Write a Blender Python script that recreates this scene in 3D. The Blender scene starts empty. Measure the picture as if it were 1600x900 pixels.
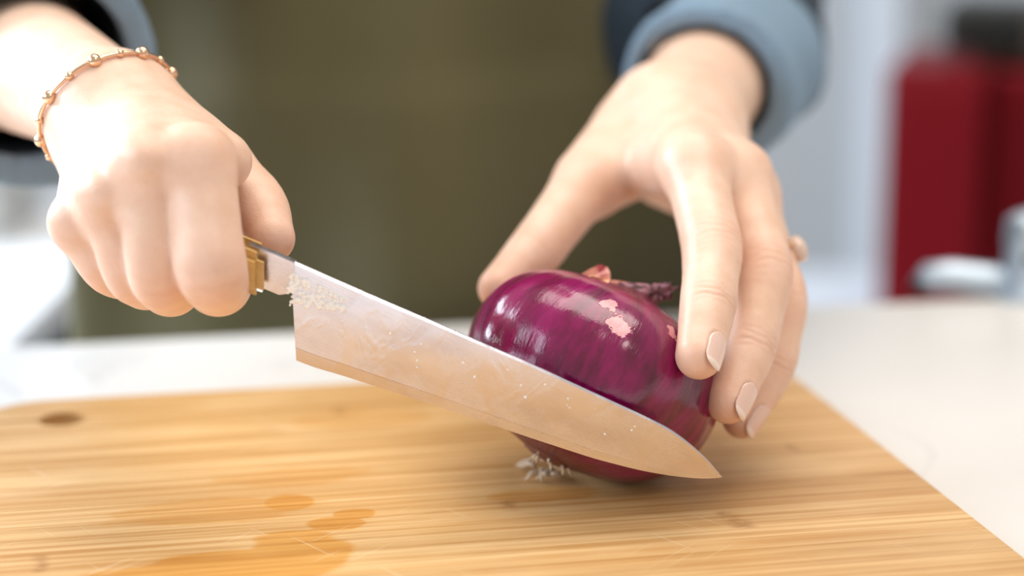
import bpy, bmesh, math, random
import numpy as np
from mathutils import Vector, Matrix
random.seed(4)
RNG = np.random.RandomState(4)
SC = bpy.context.scene
COL = SC.collection

# ------------------------------------------------------------------ camera, world, lights, exposure
# world: z = 0 is the top of the cutting board, y runs away from the camera, metres
CAM_Z, PITCH, F = 0.223, math.radians(13.1), 3130.0
cd = bpy.data.cameras.new('camera')
cam = bpy.data.objects.new('camera', cd); COL.objects.link(cam)
cam.location = (0, 0, CAM_Z); cam.rotation_euler = (math.pi/2 - PITCH, 0, 0)
cd.sensor_width = 36; cd.lens = 36*F/1600
cd.clip_start = 0.05
cd.dof.use_dof = True; cd.dof.focus_distance = 0.648; cd.dof.aperture_fstop = 3.6
SC.camera = cam
SC.view_settings.view_transform = 'Standard'; SC.view_settings.look = 'None'
SC.view_settings.gamma = 1; SC.view_settings.use_curve_mapping = False
SC.view_settings.exposure = 0.22
w = bpy.data.worlds.new('room_light'); SC.world = w; w.use_nodes = True
w.node_tree.nodes['Background'].inputs[0].default_value = (1.0, 0.965, 0.92, 1)
w.node_tree.nodes['Background'].inputs[1].default_value = 0.50

def area(name, loc, target, sx, sy, power, col):
    l = bpy.data.lights.new(name, 'AREA'); l.shape = 'RECTANGLE'; l.size = sx; l.size_y = sy
    l.energy = power; l.color = col
    o = bpy.data.objects.new(name, l); COL.objects.link(o); o.location = loc
    o.rotation_euler = (Vector(target) - Vector(loc)).to_track_quat('-Z', 'Y').to_euler()
    return o
area('window_daylight', (-1.70, 1.55, 0.80), (-0.2, 0.8, 0.05), 1.2, 1.0, 66, (0.80, 0.89, 1.0))
area('second_window_daylight', (-1.70, 0.05, 0.80), (-0.1, 0.7, 0.05), 1.1, 1.0, 18, (0.76, 0.87, 1.0))
area('pendant_lamp_light', (0.55, -0.15, 1.15), (0.0, 0.7, 0.0), 0.28, 0.28, 2.2, (1.0, 0.93, 0.85))
area('ceiling_lamp_light', (0.15, 1.0, 1.45), (0.0, 0.75, 0.0), 1.3, 1.0, 19, (1.0, 0.92, 0.82))

# ------------------------------------------------------------------ helpers
FWD = Vector((0, math.cos(PITCH), -math.sin(PITCH))); UP = Vector((0, math.sin(PITCH), math.cos(PITCH)))
CAMP = Vector((0, 0, CAM_Z))
def ray(x, y):
    return FWD + Vector((1, 0, 0))*((x-800)/F) + UP*((450-y)/F)
def P(x, y, Y):
    d = ray(x, y); return CAMP + d*(Y/d.y)
def onz(x, y, z):
    d = ray(x, y); return CAMP + d*((z-CAM_Z)/d.z)

def tag(o, label=None, cat=None, group=None, kind=None):
    if label: o['label'] = label
    if cat: o['category'] = cat
    if group: o['group'] = group
    if kind: o['kind'] = kind
    return o
def empty(name, loc, rotz=0):
    o = bpy.data.objects.new(name, None); COL.objects.link(o); o.location = loc; o.rotation_euler = (0, 0, rotz)
    o.empty_display_size = 0.05
    return o
def link(name, me, m=None, parent=None):
    o = bpy.data.objects.new(name, me); COL.objects.link(o)
    if m is not None: me.materials.append(m)
    if parent: o.parent = parent
    return o
def smooth(me, on=True):
    me.polygons.foreach_set('use_smooth', [on]*len(me.polygons))
def pymesh(name, v, f, m=None, parent=None, sm=True):
    me = bpy.data.meshes.new(name)
    me.from_pydata([tuple(p) for p in v], [], [tuple(q) for q in f]); me.update()
    smooth(me, sm)
    return link(name, me, m, parent)
def bmobj(name, bm, m=None, parent=None, sm=False):
    me = bpy.data.meshes.new(name); bm.normal_update(); bm.to_mesh(me); bm.free(); smooth(me, sm)
    return link(name, me, m, parent)
def add_box(bm, c, s, rz=0, bev=0.0, seg=2):
    r = bmesh.ops.create_cube(bm, size=1)
    M = Matrix.Translation(c) @ Matrix.Rotation(rz, 4, 'Z') @ Matrix.Diagonal((*s, 1))
    bmesh.ops.transform(bm, matrix=M, verts=r['verts'])
    if bev:
        es = {e for v in r['verts'] for e in v.link_edges}
        bmesh.ops.bevel(bm, geom=list(es), offset=bev, segments=seg, affect='EDGES', profile=0.5)
def box(name, c, s, m, parent=None, rz=0, bev=0.002, seg=2):
    bm = bmesh.new(); add_box(bm, c, s, rz, bev, seg); return bmobj(name, bm, m, parent)
def add_tube(bm, pts, rad, n=10, cap=True):
    pts = [Vector(p) for p in pts]; rings = []
    rad = rad if hasattr(rad, '__len__') else [rad]*len(pts)
    t0 = (pts[1]-pts[0]).normalized(); a = t0.orthogonal().normalized()
    for i, p in enumerate(pts):
        t = (pts[min(i+1, len(pts)-1)] - pts[max(i-1, 0)]).normalized()
        a = (a - t*a.dot(t)).normalized(); b = t.cross(a)
        rings.append([bm.verts.new(p + (a*math.cos(2*math.pi*k/n) + b*math.sin(2*math.pi*k/n))*rad[i]) for k in range(n)])
    for r0, r1 in zip(rings, rings[1:]):
        for k in range(n): bm.faces.new((r0[k], r0[(k+1) % n], r1[(k+1) % n], r1[k]))
    if cap:
        bm.faces.new(rings[0][::-1]); bm.faces.new(rings[-1])
def add_lathe(bm, prof, n=32, M=None):
    rings = [[bm.verts.new((r*math.cos(2*math.pi*k/n), r*math.sin(2*math.pi*k/n), z)) for k in range(n)] for r, z in prof]
    for r0, r1 in zip(rings, rings[1:]):
        for k in range(n): bm.faces.new((r0[k], r0[(k+1) % n], r1[(k+1) % n], r1[k]))
    bm.faces.new(rings[0][::-1]); bm.faces.new(rings[-1])
    if M is not None: bmesh.ops.transform(bm, matrix=M, verts=[v for r in rings for v in r])

# ------------------------------------------------------------------ materials
class N:
    """small node-tree writer"""
    def __init__(s, name):
        s.m = bpy.data.materials.new(name); s.m.use_nodes = True; s.t = s.m.node_tree
        s.b = s.t.nodes['Principled BSDF']
    def n(s, typ, **kw):
        o = s.t.nodes.new(typ)
        for k, v in kw.items():
            if k.startswith('i_'):
                key = k[2:]; key = int(key) if key.isdigit() else key.replace('_', ' ')
                s.put(o.inputs[key], v)
            else: setattr(o, k, v)
        return o
    def put(s, inp, v):
        if isinstance(v, bpy.types.NodeSocket): s.t.links.new(v, inp)
        elif isinstance(v, (tuple, list)) and inp.type == 'RGBA' and len(v) == 3: inp.default_value = (*v, 1)
        else: inp.default_value = v
    def math(s, op, a, b=0.0, c=0.0, clamp=False):
        o = s.n('ShaderNodeMath', operation=op, use_clamp=clamp); s.put(o.inputs[0], a); s.put(o.inputs[1], b); s.put(o.inputs[2], c)
        return o.outputs[0]
    def vec(s, op, a, b=(0, 0, 0)):
        o = s.n('ShaderNodeVectorMath', operation=op); s.put(o.inputs[0], a); s.put(o.inputs[1], b)
        return o.outputs['Value'] if op in ('LENGTH', 'DISTANCE', 'DOT_PRODUCT') else o.outputs[0]
    def map(s, v, lo, hi, a=0.0, b=1.0, smooth=True):
        o = s.n('ShaderNodeMapRange', interpolation_type='SMOOTHSTEP' if smooth else 'LINEAR')
        for i, q in enumerate((v, lo, hi, a, b)): s.put(o.inputs[i], q)
        return o.outputs[0]
    def noise(s, v, scale, detail=3, rough=0.5, dist=0.0):
        o = s.n('ShaderNodeTexNoise'); s.put(o.inputs['Vector'], v)
        for k, q in (('Scale', scale), ('Detail', detail), ('Roughness', rough), ('Distortion', dist)): s.put(o.inputs[k], q)
        return o.outputs[0]
    def mix(s, f, a, b, mode='MIX'):
        o = s.n('ShaderNodeMix', data_type='RGBA', blend_type=mode)
        s.put(o.inputs[0], f); s.put(o.inputs[6], a); s.put(o.inputs[7], b)
        return o.outputs[2]
    def scaled(s, v, sc):
        return s.vec('MULTIPLY', v, sc)
    def obj(s):
        return s.n('ShaderNodeTexCoord').outputs['Object']
    def attr(s, name, out='Fac'):
        return s.n('ShaderNodeAttribute', attribute_name=name).outputs[out]
    def bump(s, h, strength, dist):
        o = s.n('ShaderNodeBump'); s.put(o.inputs['Strength'], strength); s.put(o.inputs['Distance'], dist); s.put(o.inputs['Height'], h)
        s.t.links.new(o.outputs[0], s.b.inputs['Normal'])
    def set(s, **kw):
        for k, v in kw.items(): s.put(s.b.inputs[k.replace('_', ' ')], v)
        return s.m
def plain(name, col, rough=0.5, metal=0.0, vary=0.06, scale=8.0, **kw):
    n = N(name); v = n.noise(n.obj(), scale, 4)
    c = n.mix(v, tuple(q*(1-vary) for q in col), tuple(min(1, q*(1+vary)) for q in col))
    return n.set(Base_Color=c, Roughness=rough, Metallic=metal, **kw)

# ------------------------------------------------------------------ implicit surfaces -> one smooth mesh
def A(p): return np.array(p, dtype=np.float32)
def cone(a, b, ra, rb):
    a, b = A(a), A(b); ab = b-a; L = float(ab@ab) + 1e-12
    def f(p):
        q = p-a; t = np.clip((q@ab)/L, 0, 1)
        q = q - t[:, None]*ab
        return np.sqrt(np.einsum('ij,ij->i', q, q)) - (ra+(rb-ra)*t)
    f.lo = np.minimum(a-ra, b-rb); f.hi = np.maximum(a+ra, b+rb)
    return f
def ball(c, r):
    return cone(c, A(c)+1e-6, r, r)
def ellip(c, R, r):
    c, R, r = A(c), np.array(R, dtype=np.float32), A(r)     # R rows = axes
    def f(p):
        q = (p-c)@R.T; u = q/r; k0 = np.sqrt(np.einsum('ij,ij->i', u, u)); u = u/r
        k1 = np.sqrt(np.einsum('ij,ij->i', u, u)) + 1e-9
        return k0*(k0-1)/k1
    f.lo = c-r.max(); f.hi = c+r.max()
    return f
def smin(a, b, k):
    h = np.maximum(k-np.abs(a-b), 0)/k
    return np.minimum(a, b) - h*h*k*0.25
def blend(fs, k):
    ks = k if hasattr(k, '__len__') else [k]*len(fs)
    def f(p):
        d = fs[0](p)
        for g, kk in zip(fs[1:], ks[1:]): d = smin(d, g(p), kk)
        return d
    f.lo = np.min([g.lo for g in fs], 0); f.hi = np.max([g.hi for g in fs], 0)
    return f
def minus(f0, f1, k=0.002):
    def f(p): return -smin(-f0(p), f1(p), k)
    f.lo, f.hi = f0.lo, f0.hi
    return f
def clip(f0, pt, nrm):
    pt, nrm = A(pt), A(Vector(nrm).normalized())
    def f(p): return np.maximum(f0(p), (p-pt)@nrm)
    f.lo, f.hi = f0.lo, f0.hi
    return f

def surface_net(fn, h, lo=None, hi=None):
    B = 8
    lo = (fn.lo if lo is None else A(lo)) - 3*h; hi = (fn.hi if hi is None else A(hi)) + 3*h
    nb = np.ceil((hi-lo)/h/B).astype(int)
    n = nb*B
    bi = np.stack(np.meshgrid(*[np.arange(q) for q in nb], indexing='ij'), -1).reshape(-1, 3)
    d = fn((lo + (bi*B+3.5)*h).astype(np.float32))
    keep = np.abs(d) < (B*0.5*1.75+1.5)*h*1.25
    G = np.repeat(np.repeat(np.repeat(np.where(d < 0, -9, 9).astype(np.float32).reshape(nb), B, 0), B, 1), B, 2)
    off = np.stack(np.meshgrid(*[np.arange(B)]*3, indexing='ij'), -1).reshape(-1, 3)
    kb = bi[keep]
    for s in range(0, len(kb), 600):
        ii = (kb[s:s+600, None]*B + off[None]).reshape(-1, 3)
        G[ii[:, 0], ii[:, 1], ii[:, 2]] = fn((lo + ii*h).astype(np.float32))
    S = G < 0
    cnt = np.zeros(n-1, np.int8)
    for i in (0, 1):
        for j in (0, 1):
            for k in (0, 1): cnt += S[i:n[0]-1+i, j:n[1]-1+j, k:n[2]-1+k]
    act = np.argwhere((cnt > 0) & (cnt < 8))
    vid = np.full(n-1, -1, np.int32); vid[act[:, 0], act[:, 1], act[:, 2]] = np.arange(len(act))
    cor = np.array([(i, j, k) for i in (0, 1) for j in (0, 1) for k in (0, 1)])
    val = np.stack([G[act[:, 0]+c[0], act[:, 1]+c[1], act[:, 2]+c[2]] for c in cor], 1)
    acc = np.zeros((len(act), 3)); num = np.zeros(len(act))
    for a in range(8):
        for b in range(a+1, 8):
            if np.abs(cor[a]-cor[b]).sum() != 1: continue
            va, vb = val[:, a], val[:, b]; m = (va < 0) != (vb < 0)
            t = np.where(m, va/np.where(m, va-vb, 1), 0)
            acc += m[:, None]*(cor[a] + t[:, None]*(cor[b]-cor[a])); num += m
    V = lo + (act + acc/num[:, None])*h
    Q = []
    for ax in range(3):
        b, c = (ax+1) % 3, (ax+2) % 3
        s0 = [slice(None)]*3; s1 = [slice(None)]*3; s0[ax] = slice(0, n[ax]-1); s1[ax] = slice(1, n[ax])
        e = np.argwhere(S[tuple(s0)] != S[tuple(s1)])
        e = e[(e[:, b] > 0) & (e[:, c] > 0) & (e[:, b] < n[b]-1) & (e[:, c] < n[c]-1)]
        eb = np.eye(3, dtype=int)[b]; ec = np.eye(3, dtype=int)[c]
        g = lambda q: vid[q[:, 0], q[:, 1], q[:, 2]]
        q = np.stack([g(e-eb-ec), g(e-ec), g(e), g(e-eb)], 1)
        fl = ~S[e[:, 0], e[:, 1], e[:, 2]]
        q[fl] = q[fl][:, ::-1]; Q.append(q)
    Q = np.concatenate(Q); Q = Q[(Q >= 0).all(1)]
    return V, Q
def grad(fn, V, e=3e-4):
    V = V.astype(np.float32); g = np.zeros_like(V)
    for a in range(3):
        o = np.zeros(3, np.float32); o[a] = e
        g[:, a] = fn(V+o) - fn(V-o)
    return g/(np.linalg.norm(g, axis=1, keepdims=True)+1e-9)
def net_mesh(name, V, Q):
    me = bpy.data.meshes.new(name)
    me.vertices.add(len(V)); me.vertices.foreach_set('co', V.astype(np.float32).ravel())
    me.loops.add(Q.size); me.loops.foreach_set('vertex_index', Q.astype(np.int32).ravel())
    me.polygons.add(len(Q)); me.polygons.foreach_set('loop_start', np.arange(0, Q.size, 4, dtype=np.int32))
    me.update(calc_edges=True); me.validate(); smooth(me)
    return me
def march(fn, o, d, lo, hi, level=0.0):
    """distance along d from o at which the surface is left (from the inside out)"""
    t = np.linspace(lo, hi, 400).astype(np.float32)
    v = fn(A(o)+t[:, None]*A(d)) - level
    k = np.where(v > 0)[0]
    return float(t[k[0]]) if len(k) else hi

# ------------------------------------------------------------------ the room
TH = math.radians(11.6)
E1 = Vector((math.cos(TH), math.sin(TH), 0)); E2 = Vector((-math.sin(TH), math.cos(TH), 0))
FLOOR_Z, TOP_Z = -0.93, -0.011
wall_m = plain('wall_paint', (0.46, 0.485, 0.515), 0.75, vary=0.03)
trim_m = plain('white_gloss_paint', (0.66, 0.72, 0.80), 0.35, vary=0.02)
floor_m = plain('floor_vinyl', (0.42, 0.40, 0.37), 0.5)
tag(box('floor', (0, 1.0, FLOOR_Z-0.02), (5.2, 4.4, 0.04), floor_m, bev=0), kind='structure')
tag(box('wall_back', (0, 2.93, 0.35), (5.2, 0.1, 2.56), wall_m, bev=0), kind='structure')
def wall_left():
    bm = bmesh.new()                                     # wall with a window opening
    x, y0, y1, z0, z1 = -1.83, -1.2, 2.88, FLOOR_Z, 1.63
    wz0, wz1 = 0.30, 1.30
    spans = ((-0.50, 0.60), (0.95, 2.15))
    for a, b in ((y0, -0.50), (0.60, 0.95), (2.15, y1)): add_box(bm, (x, (a+b)/2, (z0+z1)/2), (0.1, b-a, z1-z0))
    for a, b in spans:
        add_box(bm, (x, (a+b)/2, (z0+wz0)/2), (0.1, b-a, wz0-z0)); add_box(bm, (x, (a+b)/2, (wz1+z1)/2), (0.1, b-a, z1-wz1))
    tag(bmobj('wall_left', bm, wall_m), kind='structure')
    for k, (a, b) in enumerate(spans):
        bm = bmesh.new()
        for y in (a+.02, (a+b)/2, b-.02): add_box(bm, (x, y, .80), (.06, .04, 1.0))
        for z in (wz0+.02, wz1-.02): add_box(bm, (x, (a+b)/2, z), (.058, b-a-.08, .04))
        tag(bmobj('window_%d' % (k+1), bm, trim_m), kind='structure')
wall_left()
tag(box('baseboard_back', (0, 2.87, FLOOR_Z+0.05), (5.0, 0.015, 0.1), trim_m), kind='structure')
# white door casing on the back wall
dx0, dx1 = P(1338, 300, 2.86).x, P(1402, 300, 2.86).x
tag(box('trim_1', ((dx0+dx1)/2, 2.865, 0.1), (dx1-dx0, 0.03, 2.05), trim_m, bev=0.004), kind='structure')

# ------------------------------------------------------------------ worktop
def marble():
    n = N('white_worktop'); c = n.obj()
    wv = n.noise(c, 3.5, 6, 0.6, 1.6)
    vein = n.map(n.math('ABSOLUTE', n.math('SUBTRACT', wv, 0.5)), 0.0, 0.018, 1, 0)
    fade = n.map(n.noise(c, 5, 2), 0.45, 0.7)
    base = n.mix(n.noise(c, 9, 4), (0.72, 0.69, 0.655), (0.80, 0.78, 0.75))
    col = n.mix(n.math('MULTIPLY', n.math('MULTIPLY', vein, fade), 0.45), base, (0.45, 0.43, 0.42))
    return n.set(Base_Color=col, Roughness=0.28)
worktop_m = marble()
far = P(800, 507, 0.0001)  # direction only
d = ray(0, 541); a0 = CAMP + d*((TOP_Z-CAM_Z)/d.z)          # a point on the far edge
def on_far(s): return a0 + E1*s
wt = empty('worktop', (a0.x, a0.y, TOP_Z), TH)
box('slab', (0.55, -0.36, -0.02), (1.9, 0.72, 0.04), worktop_m, wt, bev=0.003)
tag(wt, 'white marbled worktop that the bamboo cutting board lies on', 'worktop')
cab_m = plain('pale_cabinet', (0.62, 0.63, 0.62), 0.4)
cb = empty('base_cabinet', (a0.x, a0.y, FLOOR_Z), TH)
Hc = TOP_Z-0.04-FLOOR_Z
box('carcass', (0.55, -0.37, 0.05+Hc/2), (1.84, 0.62, Hc-0.1), cab_m, cb)
box('plinth', (0.55, -0.37, 0.05), (1.84, 0.54, 0.1), cab_m, cb)
for i in range(4):
    dr = box('door', (-0.13+i*0.455, -0.69, 0.05+Hc/2), (0.44, 0.018, Hc-0.12), cab_m, cb)
    h = bmesh.new(); add_tube(h, [(-0.13+i*0.455-.06, -.725, Hc-.06), (-0.13+i*0.455+.06, -.725, Hc-.06)], .005)
    bmobj('handle', h, trim_m, dr)
tag(cb, 'pale kitchen cabinet under the white worktop', 'cabinet')

# ------------------------------------------------------------------ bamboo cutting board
def bamboo():
    n = N('bamboo'); c = n.obj()
    rnd = n.n('ShaderNodeObjectInfo').outputs['Random']
    sh = n.n('ShaderNodeCombineXYZ', i_0=n.math('MULTIPLY', rnd, 3.0), i_1=n.math('MULTIPLY', rnd, 0.7), i_2=0.0).outputs[0]
    cc = n.vec('ADD', c, sh)
    g1 = n.noise(n.scaled(cc, (7, 420, 420)), 1.0, 4, 0.6)
    g2 = n.noise(n.scaled(cc, (3, 110, 110)), 1.0, 3, 0.5)
    g3 = n.noise(n.scaled(cc, (14, 30, 30)), 1.0, 3, 0.5)
    base = n.mix(n.map(g1, 0.32, 0.66), (0.50, 0.265, 0.085), (0.73, 0.485, 0.228))
    base = n.mix(n.math('MULTIPLY', n.map(g2, 0.42, 0.68), 0.42), base, (0.48, 0.235, 0.065))
    base = n.mix(n.math('MULTIPLY', n.map(g3, 0.45, 0.75), 0.45), base, (0.78, 0.56, 0.30))
    tone = n.mix(rnd, (0.86, 0.80, 0.72), (1.06, 1.06, 1.08))
    base = n.mix(1.0, base, tone, 'MULTIPLY')
    # bamboo nodes: short dark bands across a strip
    nz = n.noise(n.scaled(c, (90, 260, 1)), 1.0, 4, 0.7); node = None
    sx, sy = (n.n('ShaderNodeSeparateXYZ', i_0=c).outputs[i] for i in (0, 1))
    wob = n.math('MULTIPLY', n.math('SUBTRACT', n.noise(c, 60, 2), 0.5), 0.012)
    for (x, y, wd, ln) in NODES:
        m = n.math('MULTIPLY', n.map(n.math('ABSOLUTE', n.math('ADD', n.math('SUBTRACT', sx, x), wob)), 0.0, wd, 1, 0),
                   n.map(n.math('ABSOLUTE', n.math('SUBTRACT', sy, y)), ln*0.75, ln, 1, 0))
        node = m if node is None else n.math('MAXIMUM', node, m)
    node = n.math('MULTIPLY', node, n.map(nz, 0.35, 0.6))
    base = n.mix(n.math('MULTIPLY', node, 0.6), base, (0.27, 0.11, 0.028))
    # wet patches: darker, more saturated, shiny
    wq = n.math('MULTIPLY', n.math('SUBTRACT', n.noise(n.scaled(c, (40, 130, 1)), 1.0, 4, 0.6), 0.5), 0.9); wet = None
    for (x, y, rx, ry, amt, wn) in WET:
        e = n.vec('LENGTH', n.n('ShaderNodeCombineXYZ', i_0=n.math('DIVIDE', n.math('SUBTRACT', sx, x), rx),
                                i_1=n.math('DIVIDE', n.math('SUBTRACT', sy, y), ry), i_2=0.0).outputs[0])
        m = n.math('MULTIPLY', n.map(n.math('ADD', e, n.math('MULTIPLY', wq, wn)), 0.86, 1.05, 1, 0), amt)
        wet = m if wet is None else n.math('MAXIMUM', wet, m)
    wetc = n.mix(1.0, base, (0.92, 0.68, 0.30), 'MULTIPLY')
    base = n.mix(wet, base, wetc)
    # fine knife scratches, paler
    scr = None
    for ang, sd in ((0.85, 1.0), (-0.5, 7.0), (1.35, 13.0)):
        r = n.n('ShaderNodeVectorRotate', rotation_type='Z_AXIS', i_Vector=n.vec('ADD', c, (sd, 0, 0)), i_Angle=ang).outputs[0]
        q = n.map(n.noise(n.scaled(r, (700, 16, 1)), 1.0, 1), 0.71, 0.76)
        scr = q if scr is None else n.math('MAXIMUM', scr, q)
    patch = n.map(n.noise(c, 14, 2), 0.42, 0.6)
    scr = n.math('MULTIPLY', n.math('MULTIPLY', scr, patch), 0.32)
    base = n.mix(scr, base, (0.90, 0.76, 0.52))
    rough = n.map(wet, 0, 1, 0.37, 0.28)
    n.bump(n.math('SUBTRACT', n.math('MULTIPLY', g1, n.map(wet, 0, 1, 1, 0.15)), n.math('MULTIPLY', scr, 0.6)), 0.22, 0.0006)
    return n.set(Base_Color=base, Roughness=rough)
# board frame: its far right corner
bq = onz(1350, 675, 0); bp = onz(325, 611, 0)
br = (bq-bp).dot(E1)                                     # bp on the back edge, bq on the right edge
B0 = bp + E1*br                                          # back right corner; board local: x<0 left, y<0 near
Bl, Bw, Bt = 0.385, 0.275, 0.011
hole = onz(97, 655, 0)
def blocal(p): q = Vector(p)-B0; return Vector((q.dot(E1), q.dot(E2)))
HL = blocal(hole)
Bl = -HL.x + 0.034
NODES = []
for (x, y, wd, ln) in ((1150, 812, .0055, .0098), (795, 790, .0045, .006), (528, 642, .004, .006), (1240, 700, .003, .006), (60, 880, .004, .009), (420, 672, .006, .004)):
    q = blocal(onz(x, y, 0)); NODES.append((q.x, q.y, wd, ln))
WET = []
for (x, y, rx, ry, amt, wn) in ((452, 785, .0088, .0085, .8, .25), (555, 803, .0075, .0055, .8, .7), (526, 818, .010, .007, .8, .7), (470, 862, .017, .021, .8, .7), (360, 890, .034, .018, .8, .9), (250, 905, .03, .012, .8, .9),
                             (330, 800, .034, .013, .42, 1.3), (460, 745, .03, .010, .35, 1.3), (850, 772, .020, .008, .6, 1.1), (560, 655, .03, .012, .35, 1.1)):
    q = blocal(onz(x, y, 0)); WET.append((q.x, q.y, rx, ry, amt, wn))
bamboo_m = bamboo()
board = empty('cutting_board', (B0.x, B0.y, -Bt), TH)
tag(board, 'bamboo cutting board with a hanging hole under the red onion', 'cutting board')
def outline_x(y, side):
    """x of the rounded outline at local y (y from 0 at the back to -Bw)"""
    r = 0.022 if side else 0.03
    e = min(-y, Bw+y); dx = r - math.sqrt(max(0, r*r - max(0, r-e)**2)) if e < r else 0
    return -dx if side else -Bl+dx
ys = [0.0]; hy = HL.y
ys = [0.0, hy] + [hy-0.0205*i for i in range(1, 14)]
ys = [y for y in ys if y > -Bw+0.008] + [-Bw]
HR = 0.0101
for y1, y0 in zip(ys, ys[1:]):
    t1, t0 = y1-0.00004, y0+0.00004
    left = []; right = []
    for k in range(13):
        # denser near the ends where the corner turns
        y = t0 + (t1-t0)*(1-math.cos(math.pi*k/12))/2
        right.append((outline_x(y, 1), y)); left.append((outline_x(y, 0), y))
    top = []
    if abs(y0-hy) < 1e-6: top = [(HL.x+HR*math.cos(a), t0+HR*math.sin(a)) for a in np.linspace(math.pi, 0, 17)]
    bot = []
    if abs(y1-hy) < 1e-6: bot = [(HL.x+HR*math.cos(a), t1-HR*math.sin(a)) for a in np.linspace(0, math.pi, 17)]
    loop = right + (bot if bot else []) + left[::-1] + (top if top else [])
    bm = bmesh.new()
    lo_ = [bm.verts.new((x, y, 0)) for x, y in loop]; hi_ = [bm.verts.new((x, y, Bt)) for x, y in loop]
    n_ = len(loop)
    for k in range(n_): bm.faces.new((lo_[k], lo_[(k+1) % n_], hi_[(k+1) % n_], hi_[k]))
    ft = bm.faces.new(hi_); fb = bm.faces.new(lo_[::-1])
    outer = [e for e in ft.edges if all((abs(v.co.x-outline_x(v.co.y, 1)) < 1e-6 or abs(v.co.x-outline_x(v.co.y, 0)) < 1e-6 or v.co.y > -1e-4
                                         or abs((v.co.xy-HL).length-HR) < 2e-4) for v in e.verts) and (abs(e.verts[0].co.x-e.verts[1].co.x) < .1 or min(v.co.y for v in e.verts) > -1e-4)]
    bmesh.ops.bevel(bm, geom=outer, offset=0.0012, segments=2, affect='EDGES')
    bmesh.ops.triangulate(bm, faces=[f for f in bm.faces if len(f.verts) > 8])
    bmobj('bamboo_strip', bm, bamboo_m, board)

# ------------------------------------------------------------------ red onion
OC = P(927, 594, 0.662)
OA = Vector((0.485, 0.32, 0.81)).normalized()
OR, OH, OHT = 0.0449, 0.0330, 0.0285
oz = OA; ox = Vector((0, -1, 0)); ox = (ox - oz*ox.dot(oz)).normalized(); oy = oz.cross(ox)
OM = Matrix((ox, oy, oz)).transposed().to_4x4(); OM.translation = OC
OC.z = max(OR*math.sin(k*math.pi/400)**0.80*math.hypot(oz.x, oz.y) + OH*math.cos(k*math.pi/400)**0.95*oz.z for k in range(1, 201)) + .0004
OM.translation = OC
OMI = OM.inverted()
def hit_onion(x, y):
    o = OMI @ CAMP; d_ = OMI.to_3x3() @ ray(x, y)
    s = Vector((1/OR, 1/OR, 1/OH)); o = o*s; d_ = d_*s
    b = o.dot(d_); a = d_.dot(d_); c = o.dot(o)-1
    t = (-b-math.sqrt(max(0, b*b-a*c)))/a
    p = (o+d_*t); return Vector((p.x*OR, p.y*OR, p.z*OH))
def onion_prof(v):
    """v 0 root .. 1 stem -> (radius, height)"""
    ph = v*math.pi
    r = OR*math.sin(ph)**0.80 if 0 < v < 1 else 0
    z = -(OH if v < .5 else OHT)*math.copysign(abs(math.cos(ph))**0.95, math.cos(ph))
    z += 0.004*math.exp(-(r/0.009)**2)*(1 if v > .5 else -0.4)
    return r, z
def on_skin(x, y):
    p = hit_onion(x, y); a = math.atan2(p.z, math.hypot(p.x, p.y)); b = math.atan2(p.y, p.x)
    r, z = min((onion_prof(k/800) for k in range(1, 800)), key=lambda q: abs(math.atan2(q[1], q[0])-a))
    return Vector((r*math.cos(b), r*math.sin(b), z))
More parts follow.
